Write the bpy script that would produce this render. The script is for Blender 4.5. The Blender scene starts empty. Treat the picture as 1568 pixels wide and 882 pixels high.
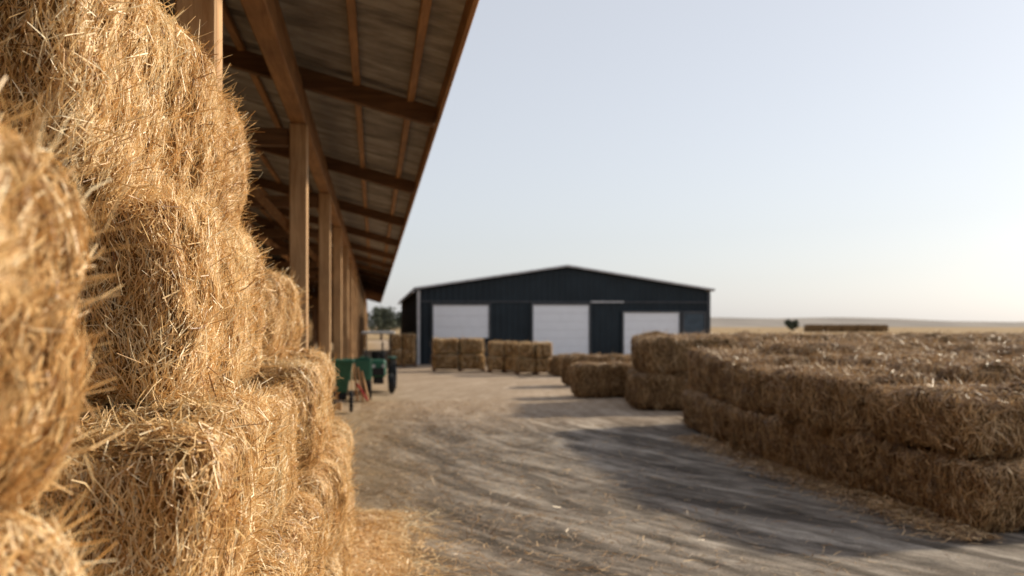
import bpy, bmesh, math, numpy as np
from mathutils import Vector, Matrix
R = math.radians
scene = bpy.context.scene
rng = np.random.default_rng(7)

# ------------------------------------------------------------------ materials
def new_mat(name):
    m = bpy.data.materials.new(name); m.use_nodes = True
    nt = m.node_tree; nt.nodes.clear()
    return m, nt
def N(nt, t, **kw):
    n = nt.nodes.new(t)
    for k, v in kw.items():
        if k.startswith('_'): setattr(n, k[1:], v)
        else: n.inputs[k.replace('__', ' ')].default_value = v
    return n
def ramp(nt, stops):
    n = nt.nodes.new('ShaderNodeValToRGB'); cr = n.color_ramp
    while len(cr.elements) < len(stops): cr.elements.new(0.5)
    for e, (p, c) in zip(cr.elements, stops):
        e.position = p; e.color = (*c, 1)
    return n
def mixc(nt, a, b, f, mode='MIX'):
    n = nt.nodes.new('ShaderNodeMix'); n.data_type = 'RGBA'; n.blend_type = mode
    for s, v in ((n.inputs[6], a), (n.inputs[7], b), (n.inputs[0], f)):
        if hasattr(v, 'is_output'): nt.links.new(v, s)
        elif isinstance(v, (tuple, list)): s.default_value = (*v, 1)
        else: s.default_value = v
    return n.outputs[2]
def finish(nt, col, rough=0.7, bump=None, bstr=0.3, bdist=0.02, metallic=0.0, spec=0.3):
    p = nt.nodes.new('ShaderNodeBsdfPrincipled')
    if hasattr(col, 'is_output'): nt.links.new(col, p.inputs['Base Color'])
    else: p.inputs['Base Color'].default_value = (*col, 1)
    p.inputs['Roughness'].default_value = rough
    p.inputs['Metallic'].default_value = metallic
    p.inputs['Specular IOR Level'].default_value = spec
    if bump is not None:
        b = N(nt, 'ShaderNodeBump', Strength=bstr, Distance=bdist)
        nt.links.new(bump, b.inputs['Height']); nt.links.new(b.outputs[0], p.inputs['Normal'])
    o = nt.nodes.new('ShaderNodeOutputMaterial'); nt.links.new(p.outputs[0], o.inputs[0])
    return p
def coords(nt, scale=(1, 1, 1), rot=(0, 0, 0)):
    g = nt.nodes.new('ShaderNodeNewGeometry')
    mp = N(nt, 'ShaderNodeMapping'); mp.inputs['Scale'].default_value = scale; mp.inputs['Rotation'].default_value = rot
    nt.links.new(g.outputs['Position'], mp.inputs[0]); return mp.outputs[0]
def noise(nt, vec, scale, detail=4, rough=0.55, dist=0.0):
    n = N(nt, 'ShaderNodeTexNoise', Scale=scale, Detail=detail, Roughness=rough, Distortion=dist)
    nt.links.new(vec, n.inputs['Vector']); return n.outputs[0]

# straw strands
def straw_mat(name, stops, trans=0.3):
    m, nt = new_mat(name)
    a = nt.nodes.new('ShaderNodeAttribute'); a.attribute_name = 'rnd'
    r = ramp(nt, stops); nt.links.new(a.outputs['Fac'], r.inputs[0])
    p = N(nt, 'ShaderNodeBsdfPrincipled', Roughness=0.42); p.inputs['Specular IOR Level'].default_value = 0.55
    nt.links.new(r.outputs[0], p.inputs['Base Color'])
    t = nt.nodes.new('ShaderNodeBsdfTranslucent'); nt.links.new(r.outputs[0], t.inputs[0])
    mx = N(nt, 'ShaderNodeMixShader', Fac=trans)
    nt.links.new(p.outputs[0], mx.inputs[1]); nt.links.new(t.outputs[0], mx.inputs[2])
    o = nt.nodes.new('ShaderNodeOutputMaterial'); nt.links.new(mx.outputs[0], o.inputs[0])
    return m
GOLD = [(0.0, (.24, .105, .03)), (0.22, (.64, .37, .13)), (0.55, (.90, .62, .29)), (1.0, (.98, .85, .58))]
M_straw = straw_mat('straw_strands', GOLD, .18)
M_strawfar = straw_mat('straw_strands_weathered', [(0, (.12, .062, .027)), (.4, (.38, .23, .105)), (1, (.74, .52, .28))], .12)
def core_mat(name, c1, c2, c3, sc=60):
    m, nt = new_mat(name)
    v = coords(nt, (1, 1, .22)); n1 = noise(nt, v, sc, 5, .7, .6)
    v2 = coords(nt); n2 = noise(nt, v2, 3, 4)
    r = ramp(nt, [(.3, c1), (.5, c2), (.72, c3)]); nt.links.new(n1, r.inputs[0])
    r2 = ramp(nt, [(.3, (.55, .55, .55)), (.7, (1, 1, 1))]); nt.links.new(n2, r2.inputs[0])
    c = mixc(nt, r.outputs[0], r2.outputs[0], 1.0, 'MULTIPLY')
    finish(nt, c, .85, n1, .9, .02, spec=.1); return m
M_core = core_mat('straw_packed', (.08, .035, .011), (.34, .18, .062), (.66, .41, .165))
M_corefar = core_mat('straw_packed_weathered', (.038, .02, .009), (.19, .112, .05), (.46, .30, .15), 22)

def wood_mat(name, a, b, axis='Y'):
    m, nt = new_mat(name)
    sc = {'Y': (1, .08, 1), 'Z': (1, 1, .08), 'X': (.08, 1, 1)}[axis]
    n1 = noise(nt, coords(nt, sc), 18, 6, .65, .8); n2 = noise(nt, coords(nt), 1.5, 3)
    r = ramp(nt, [(.3, a), (.7, b)]); nt.links.new(n1, r.inputs[0])
    r2 = ramp(nt, [(.3, (.65, .65, .65)), (.7, (1, 1, 1))]); nt.links.new(n2, r2.inputs[0])
    c = mixc(nt, r.outputs[0], r2.outputs[0], 1., 'MULTIPLY')
    finish(nt, c, .7, n1, .3, .01); return m
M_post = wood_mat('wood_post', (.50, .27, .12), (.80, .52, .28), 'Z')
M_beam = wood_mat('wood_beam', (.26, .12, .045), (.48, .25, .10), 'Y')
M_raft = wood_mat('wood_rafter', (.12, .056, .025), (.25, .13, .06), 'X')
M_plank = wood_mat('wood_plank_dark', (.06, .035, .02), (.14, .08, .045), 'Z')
def simple(name, col, rough=.5, metallic=0, spec=.4, var=.25, sc=3):
    m, nt = new_mat(name); n = noise(nt, coords(nt), sc, 5, .6)
    r = ramp(nt, [(.3, tuple(c * (1 - var) for c in col)), (.7, tuple(min(1, c * (1 + var)) for c in col))])
    nt.links.new(n, r.inputs[0]); finish(nt, r.outputs[0], rough, n, .1, .01, metallic, spec); return m
def roof_mat():
    m, nt = new_mat('roof_sheet_weathered'); n = noise(nt, coords(nt, (.12, 1, 1)), 3.5, 6, .7)
    r = ramp(nt, [(.3, (.10, .085, .075)), (.5, (.26, .23, .205)), (.72, (.46, .43, .40))]); nt.links.new(n, r.inputs[0])
    finish(nt, r.outputs[0], .75, n, .1, .01, 0, .2); return m
M_roofu = roof_mat()
M_navy = simple('barn_cladding_dark', (.015, .024, .032), .6, 0, .25, .25, .8)
M_navyroof = simple('barn_roof_dark', (.07, .075, .085), .5, 0, .4, .2)
M_trim = simple('barn_trim_light', (.5, .51, .53), .5)
M_door = simple('barn_door_white', (.82, .86, .92), .5, 0, .3, .03)
M_green = simple('green_paint', (.02, .11, .07), .45, 0, .4, .3)
M_red = simple('red_paint', (.35, .035, .03), .45)
M_black = simple('rubber_black', (.02, .02, .022), .8)
M_grey = simple('grey_metal', (.35, .36, .37), .45, .5)
M_leaf = simple('leaf_foliage', (.09, .10, .07), .8, 0, .1, .5, 2)
M_bark = simple('bark', (.1, .07, .05), .9)

# ------------------------------------------------------------------ helpers
def link(o): scene.collection.objects.link(o); return o
def empty(name, loc=(0, 0, 0)):
    e = bpy.data.objects.new(name, None); e.location = loc; e.empty_display_size = .3; return link(e)
def mesh_obj(name, verts, faces, mat=None, parent=None, smooth=False):
    me = bpy.data.meshes.new(name); me.from_pydata([tuple(v) for v in verts], [], faces); me.update()
    o = link(bpy.data.objects.new(name, me))
    if mat: me.materials.append(mat)
    if smooth:
        me.polygons.foreach_set('use_smooth', [True] * len(me.polygons))
    if parent: o.parent = parent; o.matrix_parent_inverse = Matrix.Translation(-Vector(parent.location))
    return o
def box(name, x0, x1, y0, y1, z0, z1, mat, parent=None, bev=.01, rot=None):
    bm = bmesh.new(); bmesh.ops.create_cube(bm, size=1)
    c = Vector(((x0 + x1) / 2, (y0 + y1) / 2, (z0 + z1) / 2))
    for v in bm.verts: v.co = Vector((v.co.x * (x1 - x0), v.co.y * (y1 - y0), v.co.z * (z1 - z0)))
    if bev: bmesh.ops.bevel(bm, geom=bm.edges[:], offset=bev, segments=1, affect='EDGES')
    for v in bm.verts:
        if rot is not None: v.co = rot @ v.co
        v.co += c
    me = bpy.data.meshes.new(name); bm.to_mesh(me); bm.free(); me.materials.append(mat)
    o = link(bpy.data.objects.new(name, me))
    if parent: o.parent = parent; o.matrix_parent_inverse = Matrix.Translation(-Vector(parent.location))
    return o
def beam(name, p, q, w, h, mat, parent=None):
    p, q = Vector(p), Vector(q); d = q - p; L = d.length
    rot = d.to_track_quat('Y', 'Z').to_matrix(); c = (p + q) / 2
    return box(name, c.x - w / 2, c.x + w / 2, c.y - L / 2, c.y + L / 2, c.z - h / 2, c.z + h / 2, mat, parent, .008, rot)
def cyl(name, c, r, L, axis, mat, parent=None, seg=24, bev=.02, r2=None):
    bm = bmesh.new(); bmesh.ops.create_cone(bm, cap_ends=True, segments=seg, radius1=r, radius2=r if r2 is None else r2, depth=L)
    if bev: bmesh.ops.bevel(bm, geom=[e for e in bm.edges if abs(e.verts[0].co.z - e.verts[1].co.z) < 1e-6], offset=bev, segments=2, affect='EDGES')
    rot = {'X': Matrix.Rotation(R(90), 3, 'Y'), 'Y': Matrix.Rotation(R(90), 3, 'X'), 'Z': Matrix.Identity(3)}[axis]
    for v in bm.verts: v.co = rot @ v.co + Vector(c)
    me = bpy.data.meshes.new(name); bm.to_mesh(me); bm.free(); me.materials.append(mat)
    o = link(bpy.data.objects.new(name, me))
    if parent: o.parent = parent; o.matrix_parent_inverse = Matrix.Translation(-Vector(parent.location))
    return o

# ------------------------------------------------------------------ straw
def sines(P, seed, freq, k=10):
    r = np.random.default_rng(seed); s = np.zeros(len(P))
    for _ in range(k):
        w = r.normal(size=3) * freq; s += np.sin(P @ w + r.uniform(0, 6.28))
    return s / math.sqrt(k)
def deform(q, half, seed, amp, n=7):
    a = np.abs(q); r = (a ** n).sum(1) ** (1 / n); d = q / r[:, None]
    p = d * half
    nr = np.sign(d) * np.abs(d) ** (n - 1) / half; nr /= np.linalg.norm(nr, axis=1)[:, None] + 1e-9
    f = amp * (sines(p, seed, 4.5) * 1.3 + sines(p, seed + 1, 14) * .6 + sines(p, seed + 2, 38) * .25)
    flake = np.abs(np.sin(p[:, 1] * math.pi / (.13 + .02 * (seed % 3)) + seed + sines(p, seed + 4, 5) * .5)) ** .5
    f += amp * .8 * (flake - .7) * (np.abs(nr[:, 2]) < .6)
    return p + nr * f[:, None], nr
def ribbons(P, Nn, rnd_len, width, spread, lift, stray, seed, rr):
    n = len(P)
    T1 = np.cross(Nn, np.array([0, 0, 1.0])); l = np.linalg.norm(T1, axis=1)
    T1[l < .5] = np.cross(Nn[l < .5], np.array([0, 1.0, 0])); T1 /= np.linalg.norm(T1, axis=1)[:, None] + 1e-9
    T2 = np.cross(T1, Nn)
    top = np.abs(Nn[:, 2]) > .6
    ang = rr.normal(0, spread, n) + .35 * sines(P, seed + 9, 9); ang[top] = rr.uniform(0, math.pi * 2, top.sum())
    wild = rr.random(n) < .14; ang[wild] = rr.uniform(0, math.pi * 2, wild.sum())
    D = T2 * np.cos(ang)[:, None] + T1 * np.sin(ang)[:, None]
    out = np.abs(rr.normal(0, lift, n)); st = rr.random(n) < stray; out[st] = rr.uniform(.4, 1.8, st.sum())
    D += Nn * out[:, None]; D /= np.linalg.norm(D, axis=1)[:, None]
    L = rnd_len[0] + (rnd_len[1] - rnd_len[0]) * rr.random(n) ** 1.6
    off = np.where(st, .1, .5)
    P0 = P - D * (L * off)[:, None] + Nn * rr.uniform(-.012, .012, n)[:, None]
    bend = rr.normal(0, .10, (n, 3)) * L[:, None]
    P1 = P0 + D * (L * .5)[:, None] + bend
    P2 = P0 + D * L[:, None] + rr.normal(0, .05, (n, 3)) * L[:, None]
    P2[:, 2] -= .08 * L
    W = np.cross(D, Nn + rr.normal(0, .5, (n, 3))); W /= np.linalg.norm(W, axis=1)[:, None] + 1e-9
    w = (width * rr.uniform(.4, 1.3, n))[:, None] * .5
    V = np.stack([P0 - W * w, P0 + W * w, P1 - W * w, P1 + W * w, P2 - W * w * .6, P2 + W * w * .6], 1).reshape(-1, 3)
    base = (np.arange(n) * 6)[:, None, None]
    F = (base + np.array([[0, 1, 3, 2], [2, 3, 5, 4]])[None]).reshape(-1, 4)
    col = np.repeat(np.clip(rr.normal(.52, .28, n) + .12 * sines(P, seed + 20, 7), 0, 1), 6)
    return V, F, col
def quad_mesh(name, V, F, col, midx, mats, smooth_n=0):
    me = bpy.data.meshes.new(name)
    me.vertices.add(len(V)); me.vertices.foreach_set('co', V.astype(np.float32).ravel())
    me.loops.add(len(F) * 4); me.loops.foreach_set('vertex_index', F.astype(np.int32).ravel())
    me.polygons.add(len(F)); me.polygons.foreach_set('loop_start', (np.arange(len(F)) * 4).astype(np.int32))
    me.polygons.foreach_set('loop_total', np.full(len(F), 4, np.int32))
    for m in mats: me.materials.append(m)
    me.polygons.foreach_set('material_index', midx.astype(np.int32))
    me.polygons.foreach_set('use_smooth', (midx == 0))
    at = me.attributes.new('rnd', 'FLOAT', 'POINT'); at.data.foreach_set('value', col.astype(np.float32))
    me.update(calc_edges=True)
    return link(bpy.data.objects.new(name, me))
seedc = [11]
def bale(x0, x1, y0, y1, z0, z1, dens, near=True, rot=(0, 0, 0), name='straw_bale', length=(.03, .15), width=.0036,
         amp=.018, step=.035, w=(1, .25, .35, 1, 1.0, .1), n=7, mats=None, stray=.055, spread=.40):
    # w = weights for +X -X +Y -Y +Z -Z
    seedc[0] += 5; s = seedc[0]; rr = np.random.default_rng(s)
    half = np.array([(x1 - x0), (y1 - y0), (z1 - z0)]) / 2; c = np.array([x0 + x1, y0 + y1, z0 + z1]) / 2
    faces = [(0, 1), (0, -1), (1, 1), (1, -1), (2, 1), (2, -1)]
    Vs, Fs, o = [], [], 0
    for ax, sg in faces:
        a, b = [i for i in range(3) if i != ax]
        na = max(3, int(half[a] * 2 / step)); nb = max(3, int(half[b] * 2 / step))
        A, B = np.meshgrid(np.linspace(-1, 1, na + 1), np.linspace(-1, 1, nb + 1), indexing='ij')
        q = np.zeros((A.size, 3)); q[:, ax] = sg; q[:, a] = A.ravel(); q[:, b] = B.ravel()
        p, _ = deform(q, half, s, amp, n); Vs.append(p)
        i, j = np.meshgrid(np.arange(na), np.arange(nb), indexing='ij'); k = (i * (nb + 1) + j).ravel()
        f = np.stack([k, k + nb + 1, k + nb + 2, k + 1], 1)
        if (sg * (1 if ax != 1 else -1)) < 0: f = f[:, ::-1]
        Fs.append(f + o); o += len(p)
    V, F = np.concatenate(Vs), np.concatenate(Fs); col = np.zeros(len(V)); mi = np.zeros(len(F))
    P, NN = [], []
    for (ax, sg), wt in zip(faces, w):
        a, b = [i for i in range(3) if i != ax]
        m = int(dens * wt * half[a] * half[b] * 4)
        if m < 1: continue
        q = rr.uniform(-1, 1, (m, 3)); q[:, ax] = sg
        p, nn = deform(q, half, s, amp, n); P.append(p); NN.append(nn)
    V2, F2, c2 = ribbons(np.concatenate(P), np.concatenate(NN), length, width, spread, .13, stray, s, rr)
    V2a = np.concatenate([V, V2]); F2a = np.concatenate([F, F2 + len(V)])
    ob = quad_mesh(name, V2a, F2a, np.concatenate([col, c2]), np.concatenate([mi, np.ones(len(F2))]), mats or [M_core, M_straw])
    ob.location = c; ob.rotation_euler = [R(a) for a in rot]
    return ob

# --- left foreground stack ------------------------------------------------
HI = 17500
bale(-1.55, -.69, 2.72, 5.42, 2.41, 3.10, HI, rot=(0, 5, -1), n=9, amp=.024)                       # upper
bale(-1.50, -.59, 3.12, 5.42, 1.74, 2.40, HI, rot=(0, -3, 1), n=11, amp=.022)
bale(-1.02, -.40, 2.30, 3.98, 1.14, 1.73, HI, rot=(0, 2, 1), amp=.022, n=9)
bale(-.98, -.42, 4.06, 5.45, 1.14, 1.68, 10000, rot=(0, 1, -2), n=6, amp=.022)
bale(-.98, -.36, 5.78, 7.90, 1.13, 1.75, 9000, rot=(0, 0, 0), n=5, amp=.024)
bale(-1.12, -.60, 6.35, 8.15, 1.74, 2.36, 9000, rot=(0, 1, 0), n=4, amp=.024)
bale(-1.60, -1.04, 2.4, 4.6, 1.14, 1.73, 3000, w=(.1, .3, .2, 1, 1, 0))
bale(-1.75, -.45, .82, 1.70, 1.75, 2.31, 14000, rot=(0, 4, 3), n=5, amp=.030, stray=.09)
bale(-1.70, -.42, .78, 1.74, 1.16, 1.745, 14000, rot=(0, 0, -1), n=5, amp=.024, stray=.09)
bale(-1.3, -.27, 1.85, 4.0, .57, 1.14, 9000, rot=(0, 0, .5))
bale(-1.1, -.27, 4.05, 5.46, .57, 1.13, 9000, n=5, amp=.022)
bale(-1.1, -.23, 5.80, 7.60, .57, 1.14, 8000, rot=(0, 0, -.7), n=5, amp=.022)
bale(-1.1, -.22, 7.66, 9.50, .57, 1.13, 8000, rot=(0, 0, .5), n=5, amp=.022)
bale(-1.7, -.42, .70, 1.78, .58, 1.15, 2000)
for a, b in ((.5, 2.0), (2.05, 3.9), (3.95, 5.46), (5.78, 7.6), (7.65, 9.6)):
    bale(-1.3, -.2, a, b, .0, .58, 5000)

def loose(name, n, fx, fy, L, W, mats, zamp=.02, seed=5):
    rr = np.random.default_rng(seed); x = fx(rr, n); y = fy(rr, n)
    P = np.stack([x, y, np.abs(rr.normal(0, zamp, n)) + .008], 1)
    Nn = np.tile([0, 0, 1.0], (n, 1)) + rr.normal(0, .08, (n, 3)); Nn /= np.linalg.norm(Nn, axis=1)[:, None]
    V, F, c = ribbons(P, Nn, L, W, .5, .1, .03, seed, rr); V[:, 2] = np.maximum(V[:, 2], .004)
    return quad_mesh(name, V, F, c, np.ones(len(F)), mats)
loose('loose_straw', 36000, lambda r, n: -.22 + np.abs(r.normal(0, .27, n)) * (1 + .3 * np.sin(np.arange(n))), lambda r, n: r.uniform(3, 10.5, n), (.05, .18), .006, [M_core, M_straw], .035)
loose('scattered_straw', 12000, lambda r, n: -.3 + np.abs(r.normal(0, 2.2, n)), lambda r, n: r.uniform(5, 26, n), (.05, .2), .007, [M_core, M_strawfar], .01, 9)
loose('fallen_straw', 9000, lambda r, n: 5.75 - np.abs(r.normal(0, .3, n)), lambda r, n: r.uniform(8.5, 17, n), (.06, .22), .009, [M_core, M_strawfar], .02, 21)

# --- right stacks ------------------------------------------------------------
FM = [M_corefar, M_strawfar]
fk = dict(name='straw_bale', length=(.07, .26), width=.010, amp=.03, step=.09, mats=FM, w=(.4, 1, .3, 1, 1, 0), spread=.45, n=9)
def offx(y): return 5.6 + .025 * (y - 12.5) ** 2 * (.6 if y > 12.5 else 1)
for layer in range(2):
    z0 = .7 * layer
    for ci in range(6):
        y = 8.9 + (.25 if layer else 0) + (ci * .35)
        if ci and layer: y += 1.6
        while y < 19.0:
            L = 2.3 if ci else 2.1
            jx = rng.uniform(-.09, .09); xo = offx(y + 1) + ci * 1.27 + jx + .06 * layer
            if xo / max(y + L, 1) < .78:
                zt = z0 + .7 - rng.uniform(0, .06) + (.13 * layer if ci >= 1 else 0) + (.1 if (layer and y > 14) else (-.08 if layer and y < 11 else 0))
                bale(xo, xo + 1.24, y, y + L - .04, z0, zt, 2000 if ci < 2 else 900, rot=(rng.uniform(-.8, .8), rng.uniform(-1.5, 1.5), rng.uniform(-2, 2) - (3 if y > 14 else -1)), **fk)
            y += L
for row in range(3):
    for layer in range(2):
        x = 6.1 + .15 * layer + .3 * row
        while x < 20:
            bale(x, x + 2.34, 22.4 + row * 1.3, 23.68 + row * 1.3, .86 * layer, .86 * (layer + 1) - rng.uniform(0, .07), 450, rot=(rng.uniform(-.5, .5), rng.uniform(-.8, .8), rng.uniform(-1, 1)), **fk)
            x += 2.36
bale(5.5, 8.0, 26.5, 27.7, 0, .92, 600, **fk)
bale(6.2, 9.0, 31.5, 32.8, 0, .98, 500, **fk)
bale(6.9, 8.9, 37.5, 38.7, 0, .8, 400, **fk)
for i in range(10):
    bale(14 + i * 3.0, 16.95 + i * 3, 44, 45.4, 0, 1.45 + rng.uniform(-.04, .04), 200, **fk)
for i in range(5):
    bale(114 + i * 4.5, 118.45 + i * 4.5, 250, 254, 0, 1.9 + rng.uniform(-.15, .15), 20, **{**fk, 'step': .4})
for i in range(26):
    bale(26 + i * 3.0, 28.9 + i * 3, 78, 79.6, 0, 1.2 + rng.uniform(-.1, .1), 60, **{**fk, 'step': .3, 'mats': [M_core, M_straw]})
# bales in front of the barn, two-layer groups
for (xa, xb, ya, h) in ((2.5, 4.75, 42.4, 1.32), (4.75, 6.0, 41.0, 1.2), (5.65, 7.15, 39.2, 1.2), (.7, 2.0, 47.5, 1.45)):
    k = 2; wd = (xb - xa) / k
    for i in range(k):
        for l in range(2):
            bale(xa + i * wd + .03 * l, xa + (i + 1) * wd - .07, ya, ya + 1.1, l * h / 2 + .1, (l + 1) * h / 2 + .07, 500, **{**fk, 'amp': .02, 'mats': [M_corefar, M_straw]})
    pl = empty('wooden_pallet', (xa, ya, 0))
    for j in range(3): box('skid', xa + .0 + j * (xb - xa) / 2 - (.1 if j == 2 else 0), xa + .1 + j * (xb - xa) / 2 - (.1 if j == 2 else 0), ya, ya + 1.1, 0, .08, M_raft, pl, .004)
    for j in range(5): box('slat', xa, xb, ya + j * .25, ya + j * .25 + .1, .082, .1, M_raft, pl, .002)

# ------------------------------------------------------------------ ground
def N_mul(nt, s, f):
    n = nt.nodes.new('ShaderNodeMath'); n.operation = 'MULTIPLY'; nt.links.new(s, n.inputs[0]); n.inputs[1].default_value = f; return n.outputs[0]
def ground():
    xs = np.concatenate([[-3000, -800, -200, -60, -25], np.arange(-12, 26, .3), [40, 80, 250, 900, 3000]])
    ys = np.concatenate([[-600, -100, -20], np.arange(-4, 60, .3), [75, 120, 300, 900, 3500]])
    X, Y = np.meshgrid(xs, ys, indexing='ij'); P = np.stack([X.ravel(), Y.ravel(), 0 * X.ravel()], 1)
    xc = P[:, 0] - .02 * (P[:, 1] - 22) ** 2
    Q = np.stack([xc, P[:, 1] * .12, 0 * xc], 1)
    z = sines(Q, 3, 2.6) * .022 + sines(P, 4, .5) * .010
    m = (P[:, 0] > -12) & (P[:, 0] < 25.5) & (P[:, 1] > -4) & (P[:, 1] < 59.5); P[:, 2] = np.where(m, np.minimum(z, .012) - .014, -.01)
    nb = len(ys); i, j = np.meshgrid(np.arange(len(xs) - 1), np.arange(nb - 1), indexing='ij'); k = (i * nb + j).ravel()
    F = np.stack([k, k + nb, k + nb + 1, k + 1], 1)
    m, nt = new_mat('gravel_yard')
    v = coords(nt); big = noise(nt, v, .35, 4, .6)
    sep = nt.nodes.new('ShaderNodeSeparateXYZ'); nt.links.new(v, sep.inputs[0])
    s1 = N(nt, 'ShaderNodeMath', _operation='SUBTRACT'); nt.links.new(sep.outputs[1], s1.inputs[0]); s1.inputs[1].default_value = 22
    s2 = N(nt, 'ShaderNodeMath', _operation='MULTIPLY'); nt.links.new(s1.outputs[0], s2.inputs[0]); nt.links.new(s1.outputs[0], s2.inputs[1])
    s3 = N(nt, 'ShaderNodeMath', _operation='MULTIPLY_ADD'); nt.links.new(s2.outputs[0], s3.inputs[0]); s3.inputs[1].default_value = -.02; nt.links.new(sep.outputs[0], s3.inputs[2])
    s4 = N(nt, 'ShaderNodeMath', _operation='MULTIPLY'); nt.links.new(sep.outputs[1], s4.inputs[0]); s4.inputs[1].default_value = .2
    cm = nt.nodes.new('ShaderNodeCombineXYZ'); nt.links.new(s3.outputs[0], cm.inputs[0]); nt.links.new(s4.outputs[0], cm.inputs[1])
    st = noise(nt, cm.outputs[0], 1.7, 6, .65, .8); stf = noise(nt, cm.outputs[0], 5, 4, .6, .4)
    fine = noise(nt, v, 45, 4, .75); med = noise(nt, v, 3.5, 6, .7)
    r = ramp(nt, [(.36, (.12, .103, .087)), (.46, (.23, .203, .174)), (.55, (.36, .325, .285)), (.68, (.56, .515, .455))]); nt.links.new(st, r.inputs[0])
    r2 = ramp(nt, [(.3, (.5, .49, .48)), (.65, (1.15, 1.12, 1.08))]); nt.links.new(med, r2.inputs[0])
    c = mixc(nt, r.outputs[0], r2.outputs[0], .65, 'MULTIPLY')
    r4 = ramp(nt, [(.38, (.5, .48, .45)), (.56, (1.12, 1.12, 1.12))]); nt.links.new(stf, r4.inputs[0])
    c = mixc(nt, c, r4.outputs[0], .75, 'MULTIPLY')
    r3 = ramp(nt, [(.25, (.5, .48, .46)), (.75, (1.4, 1.35, 1.3))]); nt.links.new(fine, r3.inputs[0])
    c = mixc(nt, c, r3.outputs[0], .75, 'MULTIPLY')
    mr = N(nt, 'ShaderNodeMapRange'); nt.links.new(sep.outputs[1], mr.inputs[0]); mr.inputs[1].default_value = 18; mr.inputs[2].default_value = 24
    c = mixc(nt, c, (.54, .40, .275), N_mul(nt, mr.outputs[0], .6))  # warmer soil further back; sunlit ground beyond the shade also painted in here
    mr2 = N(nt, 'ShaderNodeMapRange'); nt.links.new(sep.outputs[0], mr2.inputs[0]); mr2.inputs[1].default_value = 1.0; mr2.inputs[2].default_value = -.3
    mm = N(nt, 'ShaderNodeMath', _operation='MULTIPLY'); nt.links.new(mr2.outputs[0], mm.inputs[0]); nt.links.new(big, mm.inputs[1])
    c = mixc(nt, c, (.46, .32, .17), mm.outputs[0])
    hb = mixc(nt, med, fine, .4)
    finish(nt, c, .9, hb, .9, .05, spec=.15)
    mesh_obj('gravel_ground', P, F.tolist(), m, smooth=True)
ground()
# stubble field
m, nt = new_mat('stubble_field'); v = coords(nt, (1, .25, 1)); n1 = noise(nt, v, .6, 6, .65); n2 = noise(nt, coords(nt), 12, 4)
r = ramp(nt, [(.3, (.24, .16, .08)), (.55, (.40, .28, .15)), (.75, (.50, .38, .23))]); nt.links.new(n1, r.inputs[0]); finish(nt, r.outputs[0], .9, n2, .5, .05, spec=.1)
fv = [(9, 29, .03), (19, 29, .03), (300, 29, .03), (3000, 29, .03), (3000, 2800, .03), (300, 2800, .03), (-900, 2800, .03), (-900, 130, .03), (12, 130, .03), (18.2, 82, .03), (18.2, 48, .03), (9.5, 36, .03)]
mesh_obj('stubble_field', fv, [tuple(range(len(fv)))], m)
# hills; distance haze is put into their pale colour
m, nt = new_mat('hill_dry_grass_hazed'); n1 = noise(nt, coords(nt), .02, 5); r = ramp(nt, [(.35, (.26, .235, .21)), (.65, (.36, .32, .28))]); nt.links.new(n1, r.inputs[0]); finish(nt, r.outputs[0], .95, spec=.05)
HV, HF = [], []
nx, ny = 90, 10
for i in range(nx):
    for j in range(ny):
        x = -200 + i * 18; y = 700 + j * 60; e = math.sin(math.pi * j / (ny - 1))
        h = 7.4 + 2.8 * math.sin(x / 170 + 1) + 1.3 * math.sin(x / 61) + .5 * math.sin(x / 23)
        h *= min(1, max(0.1, (x + 50) / 250)); HV.append((x, y, -.5 + h * e * 1.3))
for i in range(nx - 1):
    for j in range(ny - 1):
        a = i * ny + j; HF.append((a, a + ny, a + ny + 1, a + 1))
mesh_obj('hill', HV, HF, m, smooth=True)

# ------------------------------------------------------------------ trees
def tree(name, loc, H, W, seed, leaves=2200, size=.3):
    rr = np.random.default_rng(seed); e = empty(name, loc); lx, ly, lz = loc
    cyl('trunk', (lx, ly, H * .22), .05 * H, H * .45, 'Z', M_bark, e, 10, 0, .03 * H)
    cl = [(rr.normal(0, .28) * W, rr.normal(0, .28) * W, H * rr.uniform(.38, .9), rr.uniform(.16, .3) * W) for _ in range(16)]
    for i in range(5):
        c = cl[i]; beam('limb', (lx, ly, H * .3), (lx + c[0], ly + c[1], c[2]), .02 * H, .02 * H, M_bark, e)
    P = []
    for _ in range(leaves):
        c = cl[rr.integers(16)]; d = rr.normal(size=3); d /= np.linalg.norm(d); P.append(np.array(c[:3]) + d * c[3] * rr.random() ** .4)
    P = np.array(P) + np.array([lx, ly, 0]); a = rr.normal(size=P.shape) * size * .5; b = rr.normal(size=P.shape) * size * .5
    V = np.stack([P - a, P + b, P + a, P - b], 1).reshape(-1, 3); F = np.arange(len(V)).reshape(-1, 4).tolist()
    mesh_obj('crown', V, F, M_leaf, e)
tree('tree', (.9, 128, 0), 4.3, 4.0, 1, 1500, .22); tree('tree', (3.6, 135, 0), 3.6, 4.0, 2, 1500, .22); tree('tree', (-2.5, 140, 0), 4.0, 5, 3)
tree('bush', (131, 300, 0), 3.2, 3.5, 5, 1200, .5)

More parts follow.
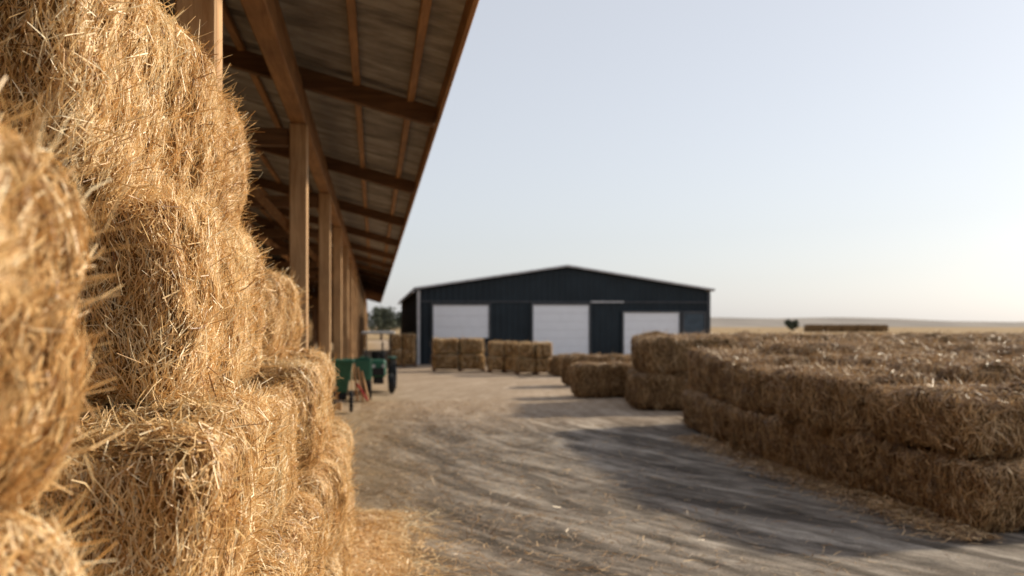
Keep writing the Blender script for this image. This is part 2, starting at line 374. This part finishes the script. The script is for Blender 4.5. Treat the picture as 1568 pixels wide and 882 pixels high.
# ------------------------------------------------------------------ barn
B = empty('metal_barn', (9.73, 50, 0)); XL, XR, YF, YB, ZE, ZA = 2.17, 17.3, 50, 80, 3.72, 4.88; XM = (XL + XR) / 2
def gable(y, sgn, name):
    V, F = [], []; n = 150
    for i in range(n + 1):
        x = XL + (XR - XL) * i / n; zt = ZE + (ZA - ZE) * (1 - abs(x - XM) / (XM - XL)); yo = y - sgn * (.03 if i % 3 == 0 else 0)
        V += [(x, yo, 0), (x, yo, zt)]
    for i in range(n): F.append((2 * i, 2 * i + 2, 2 * i + 3, 2 * i + 1))
    mesh_obj(name, V, F, M_navy, B)
gable(YF, 1, 'front_wall'); gable(YB, -1, 'back_wall')
def sidew(x, sgn, name):
    V, F = [], []; n = 240
    for i in range(n + 1):
        y = YF + (YB - YF) * i / n; xo = x + sgn * (.03 if i % 3 == 0 else 0); V += [(xo, y, 0), (xo, y, ZE)]
    for i in range(n): F.append((2 * i, 2 * i + 2, 2 * i + 3, 2 * i + 1))
    mesh_obj(name, V, F, M_navy, B)
sidew(XL, -1, 'left_wall'); sidew(XR, 1, 'right_wall')
sl = (ZA - ZE) / (XM - XL)
for sg, nm in ((-1, 'roof_left'), (1, 'roof_right')):
    xo = XM + sg * (XM - XL + .22); ze = ZA - sl * (XM - XL + .22)
    V = [(XM, YF - .25, ZA + .05), (XM, YB + .2, ZA + .05), (xo, YB + .2, ze + .05), (xo, YF - .25, ze + .05)]
    V += [(x, y, z + .09) for x, y, z in V]
    mesh_obj(nm, V, [(0, 1, 2, 3), (4, 7, 6, 5), (0, 3, 7, 4), (1, 5, 6, 2), (2, 6, 7, 3), (0, 4, 5, 1)], M_navyroof, B)
    beam('rake_trim', (XM, YF - .28, ZA + .12), (xo, YF - .28, ze + .12), .05, .10, M_trim, B)
box('corner_trim', XL - .05, XL + .1, YF - .07, YF - .035, 0, ZE, M_trim, B, .005)
box('corner_trim', XR - .1, XR + .05, YF - .07, YF - .035, 0, ZE, M_navyroof, B, .005)
box('gutter', XL - .3, XL - .18, YF - .2, YB, ZE - .12, ZE - .02, M_trim, B, .01)
box('flashing', XL + .1, XR - .1, YF - .075, YF - .035, 3.13, 3.19, M_navyroof, B, .005)
box('flashing_light', 10.98, 12.7, YF - .11, YF - .078, 3.12, 3.2, M_trim, B, .005)
def door(name, x0, x1, z0, z1, mat, ribs=True):
    y = YF - .06
    for nm, a in (('frame', (x0 - .09, x0, z0, z1 + .09)), ('frame', (x1, x1 + .09, z0, z1 + .09)), ('frame', (x0 + .001, x1 - .001, z1, z1 + .09))):
        box(nm, a[0], a[1], y - .10, y + .02, a[2], a[3], M_navyroof, B, .005)
    nr = max(3, int((z1 - z0) / .42)); h = (z1 - z0) / nr
    for i in range(nr): box(name + '_panel', x0 + .01, x1 - .01, y - .04, y + .01, z0 + i * h + .004, z0 + (i + 1) * h - .004, mat, B, .005)
    box(name + '_backing', x0 + .005, x1 - .005, y + .011, y + .02, z0, z1, M_grey, B, 0)
door('window_shutter', 2.92, 5.72, 1.32, 2.98, M_door)
door('sliding_door', 7.98, 10.88, .02, 3.0, M_door)
door('roller_door', 12.7, 15.65, .02, 2.62, M_door)
door('side_door', 15.9, 17.0, .02, 2.6, simple('steel_blue', (.05, .075, .1), .5))

# ------------------------------------------------------------------ open shed (extended unseen behind the camera to block sky light)
S = empty('open_hay_shed', (-5, 50, 0)); Y0, Y1 = -25.5, 109; PX = -.86
def zr(x): return 4.60 + .27 * (.78 - x) if x > -5 else 4.60 + .27 * (5.78 + (x + 5))
for xa, xb, nm in ((.80, -5.0, 'roof_sheet_front'), (-5.0, -10.9, 'roof_sheet_back')):
    ys = np.arange(Y0 - 1.2, Y1 + 1, .06); V = []
    for y in ys:
        w = .02 * math.sin(y * 2 * math.pi / .24)
        V += [(xa, y, zr(xa) + w), (xb, y, zr(xb) + w)]
    F = [(2 * i, 2 * i + 2, 2 * i + 3, 2 * i + 1) for i in range(len(ys) - 1)]
    mesh_obj(nm, V, F, M_roofu, S, smooth=True)
posts = [11.7 + 6.1 * i for i in range(-6, 17)]
posts[5] = 5.1
for k, y in enumerate(posts):
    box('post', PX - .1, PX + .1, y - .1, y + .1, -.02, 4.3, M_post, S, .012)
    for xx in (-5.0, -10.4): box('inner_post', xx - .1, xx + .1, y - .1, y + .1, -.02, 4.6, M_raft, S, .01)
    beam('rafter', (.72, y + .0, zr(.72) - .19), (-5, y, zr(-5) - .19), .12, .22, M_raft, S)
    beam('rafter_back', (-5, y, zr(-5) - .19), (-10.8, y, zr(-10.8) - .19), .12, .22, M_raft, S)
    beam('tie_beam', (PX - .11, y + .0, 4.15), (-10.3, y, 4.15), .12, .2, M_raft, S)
    beam('knee_brace_inner', (PX - .1, y + .02, 3.1), (PX - 1.5, y + .02, 4.6), .08, .1, M_beam, S)
    beam('web_brace', (-2.3, y + .07, 4.2), (-4.9, y + .07, 5.7), .06, .12, M_raft, S)
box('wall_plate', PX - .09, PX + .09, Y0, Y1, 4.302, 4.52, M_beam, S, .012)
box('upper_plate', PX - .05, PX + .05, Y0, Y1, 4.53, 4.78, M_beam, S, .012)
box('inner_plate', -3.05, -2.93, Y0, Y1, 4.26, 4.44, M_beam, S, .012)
for x in (.42, -.2, -1.5, -2.2, -2.9, -3.6, -4.3, -5.9, -7.0, -8.1, -9.2):
    z = zr(x) - .055; box('purlin', x - .04, x + .04, Y0 - 1, Y1 + .6, z - .05, z + .025, M_beam, S, .006)
beam('eave_board', (.745, Y0 - 1.1, zr(.745) - .13), (.745, Y1 + .8, zr(.745) - .13), .045, .2, M_beam, S)
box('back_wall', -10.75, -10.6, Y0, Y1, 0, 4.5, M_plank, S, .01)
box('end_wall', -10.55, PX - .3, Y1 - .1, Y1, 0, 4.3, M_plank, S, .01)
for y in range(13, 60, 7):
    bale(-7.5, -3.6, y, y + 5, 0, 2.4 + (y % 3) * .35, 150, **fk)
for y in (-3.6, -7.2, -10.8):     # unseen stacks added behind the camera to darken the near bale ends
    for z in range(4): bale(-3.2, -1.05, y, y + 2.9, z * .9, z * .9 + .88, 150, **fk)

# ------------------------------------------------------------------ machinery
T = empty('farm_tractor', (.1, 29.5, 0)); tx, ty = .12, 29.5
for s in (-1, 1):
    cyl('rear_tyre', (tx + s * .42, ty + .9, .48), .48, .24, 'X', M_black, T, 32, .05)
    cyl('rear_hub', (tx + s * .42, ty + .9, .48), .24, .27, 'X', M_trim, T, 20, .02)
    cyl('front_tyre', (tx + s * .38, ty - .55, .29), .29, .17, 'X', M_black, T, 28, .04)
    cyl('front_hub', (tx + s * .38, ty - .55, .29), .14, .19, 'X', M_trim, T, 20, .01)
    beam('fender', (tx + s * .42, ty + .45, 1.0), (tx + s * .42, ty + 1.35, 1.0), .26, .05, M_green, T)
    beam('canopy_pole', (tx + s * .36, ty + .3, .8), (tx + s * .36, ty + .35, 1.72), .04, .04, M_black, T)
    beam('canopy_pole', (tx + s * .36, ty + 1.2, .95), (tx + s * .36, ty + 1.15, 1.72), .04, .04, M_black, T)
    cyl('headlight', (tx + s * .14, ty - .91, .82), .05, .05, 'Y', M_trim, T, 16, .005)
box('hood', tx - .22, tx + .22, ty - .88, ty + .25, .5, .98, M_green, T, .06)
box('grille', tx - .17, tx + .17, ty - .905, ty - .885, .55, .76, M_black, T, .003)
box('chassis', tx - .15, tx + .15, ty - .75, ty + 1.2, .3, .5, M_black, T, .02)
box('seat', tx - .2, tx + .2, ty + .75, ty + 1.15, .75, .88, M_black, T, .04); box('seat_back', tx - .2, tx + .2, ty + 1.12, ty + 1.2, .88, 1.2, M_black, T, .03)
box('canopy', tx - .5, tx + .5, ty + .1, ty + 1.35, 1.72, 1.8, M_trim, T, .03)
beam('steering_column', (tx, ty + .25, .9), (tx, ty + .5, 1.15), .04, .04, M_black, T); cyl('steering_wheel', (tx, ty + .5, 1.16), .17, .03, 'Z', M_black, T, 20, .01)
beam('exhaust', (tx + .12, ty - .3, .95), (tx + .12, ty - .3, 1.5), .05, .05, M_black, T)

C = empty('seed_spreader_cart', (-.75, 23, 0)); cx, cy = -.72, 23.1
V = []
for z, a, b in ((.45, .10, .12), (1.15, .24, .38)):
    V += [(cx - a, cy - b, z), (cx + a, cy - b, z), (cx + a, cy + b, z), (cx - a, cy + b, z)]
mesh_obj('hopper', V, [(0, 3, 2, 1), (0, 1, 5, 4), (1, 2, 6, 5), (2, 3, 7, 6), (3, 0, 4, 7)], M_green, C)
box('hopper_rim', cx - .26, cx + .26, cy - .40, cy + .40, 1.152, 1.2, M_green, C, .01)
for s in (-1, 1):
    cyl('wheel', (cx + s * .2, cy - .1, .25), .25, .08, 'X', M_black, C, 24, .02)
    beam('handle', (cx + s * .2, cy + .3, .5), (cx + s * .2, cy + 1.0, 1.3), .035, .035, M_post, C)
beam('axle', (cx - .2, cy - .1, .25), (cx + .2, cy - .1, .25), .04, .04, M_grey, C); box('gear_housing', cx - .09, cx + .09, cy - .12, cy + .12, .28, .45, M_black, C, .02)

W = empty('farm_wagon', (-.6, 26.5, 0)); wx, wy = -.52, 26.6
box('bed', wx - .32, wx + .42, wy - .5, wy + 1.0, .55, .62, M_plank, W, .01)
for nm, a in (('side_board', (wx - .34, wx - .3, wy - .5, wy + 1.)), ('side_board', (wx + .42, wx + .46, wy - .5, wy + 1.)), ('tail_board', (wx - .3, wx + .42, wy - .54, wy - .5)), ('front_board', (wx - .3, wx + .42, wy + 1., wy + 1.04))):
    box(nm, *a, .56, 1.08, M_green, W, .008)
for s in (-.3, .4):
    for yy in (-.2, .75): cyl('wheel', (wx + s, wy + yy, .26), .26, .1, 'X', M_black, W, 24, .02)
beam('drawbar', (wx + .05, wy - .5, .5), (wx + .35, wy - 1.5, .12), .05, .05, M_red, W)
for i in range(3): beam('prop_pole', (wx + .1 + .14 * i, wy - .62, .02), (wx + .0 + .1 * i, wy - .56, 1.0 - .1 * i), .05, .05, M_post, W)

# ------------------------------------------------------------------ light
el = R(25); azd = R(70)   # clockwise from +Y
d = Vector((math.sin(azd) * math.cos(el), math.cos(azd) * math.cos(el), math.sin(el)))
sun = bpy.data.lights.new('sun', 'SUN'); sun.energy = 5; sun.angle = R(3.5); sun.color = (1, .87, .67)
so = link(bpy.data.objects.new('sun', sun)); so.rotation_euler = (-d).to_track_quat('-Z', 'Y').to_euler()
w = bpy.data.worlds.new('World'); scene.world = w; w.use_nodes = True; nt = w.node_tree
bg = nt.nodes['Background']; sky = nt.nodes.new('ShaderNodeTexSky'); sky.sky_type = 'NISHITA'; sky.sun_disc = False
sky.sun_elevation = el; sky.sun_rotation = azd; sky.air_density = 1.0; sky.dust_density = 1.3; sky.ozone_density = 2.5
hs = nt.nodes.new('ShaderNodeHueSaturation'); hs.inputs['Saturation'].default_value = .55; nt.links.new(sky.outputs[0], hs.inputs['Color'])
hz = mixc(nt, hs.outputs[0], (5.1, 5.1, 5.3), .5)   # thin even haze
nt.links.new(hz, bg.inputs[0]); bg.inputs[1].default_value = .15

cam = bpy.data.cameras.new('camera'); co = link(bpy.data.objects.new('camera', cam)); scene.camera = co
co.location = (0, 0, 2.0); co.rotation_euler = (R(90), 0, -R(7.88)); cam.lens = 35; cam.sensor_width = 36; cam.shift_y = .0357
cam.clip_end = 6000; cam.clip_start = .05
cam.dof.use_dof = True; cam.dof.focus_distance = 3.3; cam.dof.aperture_fstop = 2.6
scene.view_settings.view_transform = 'Standard'; scene.view_settings.look = 'None'; scene.view_settings.exposure = 0
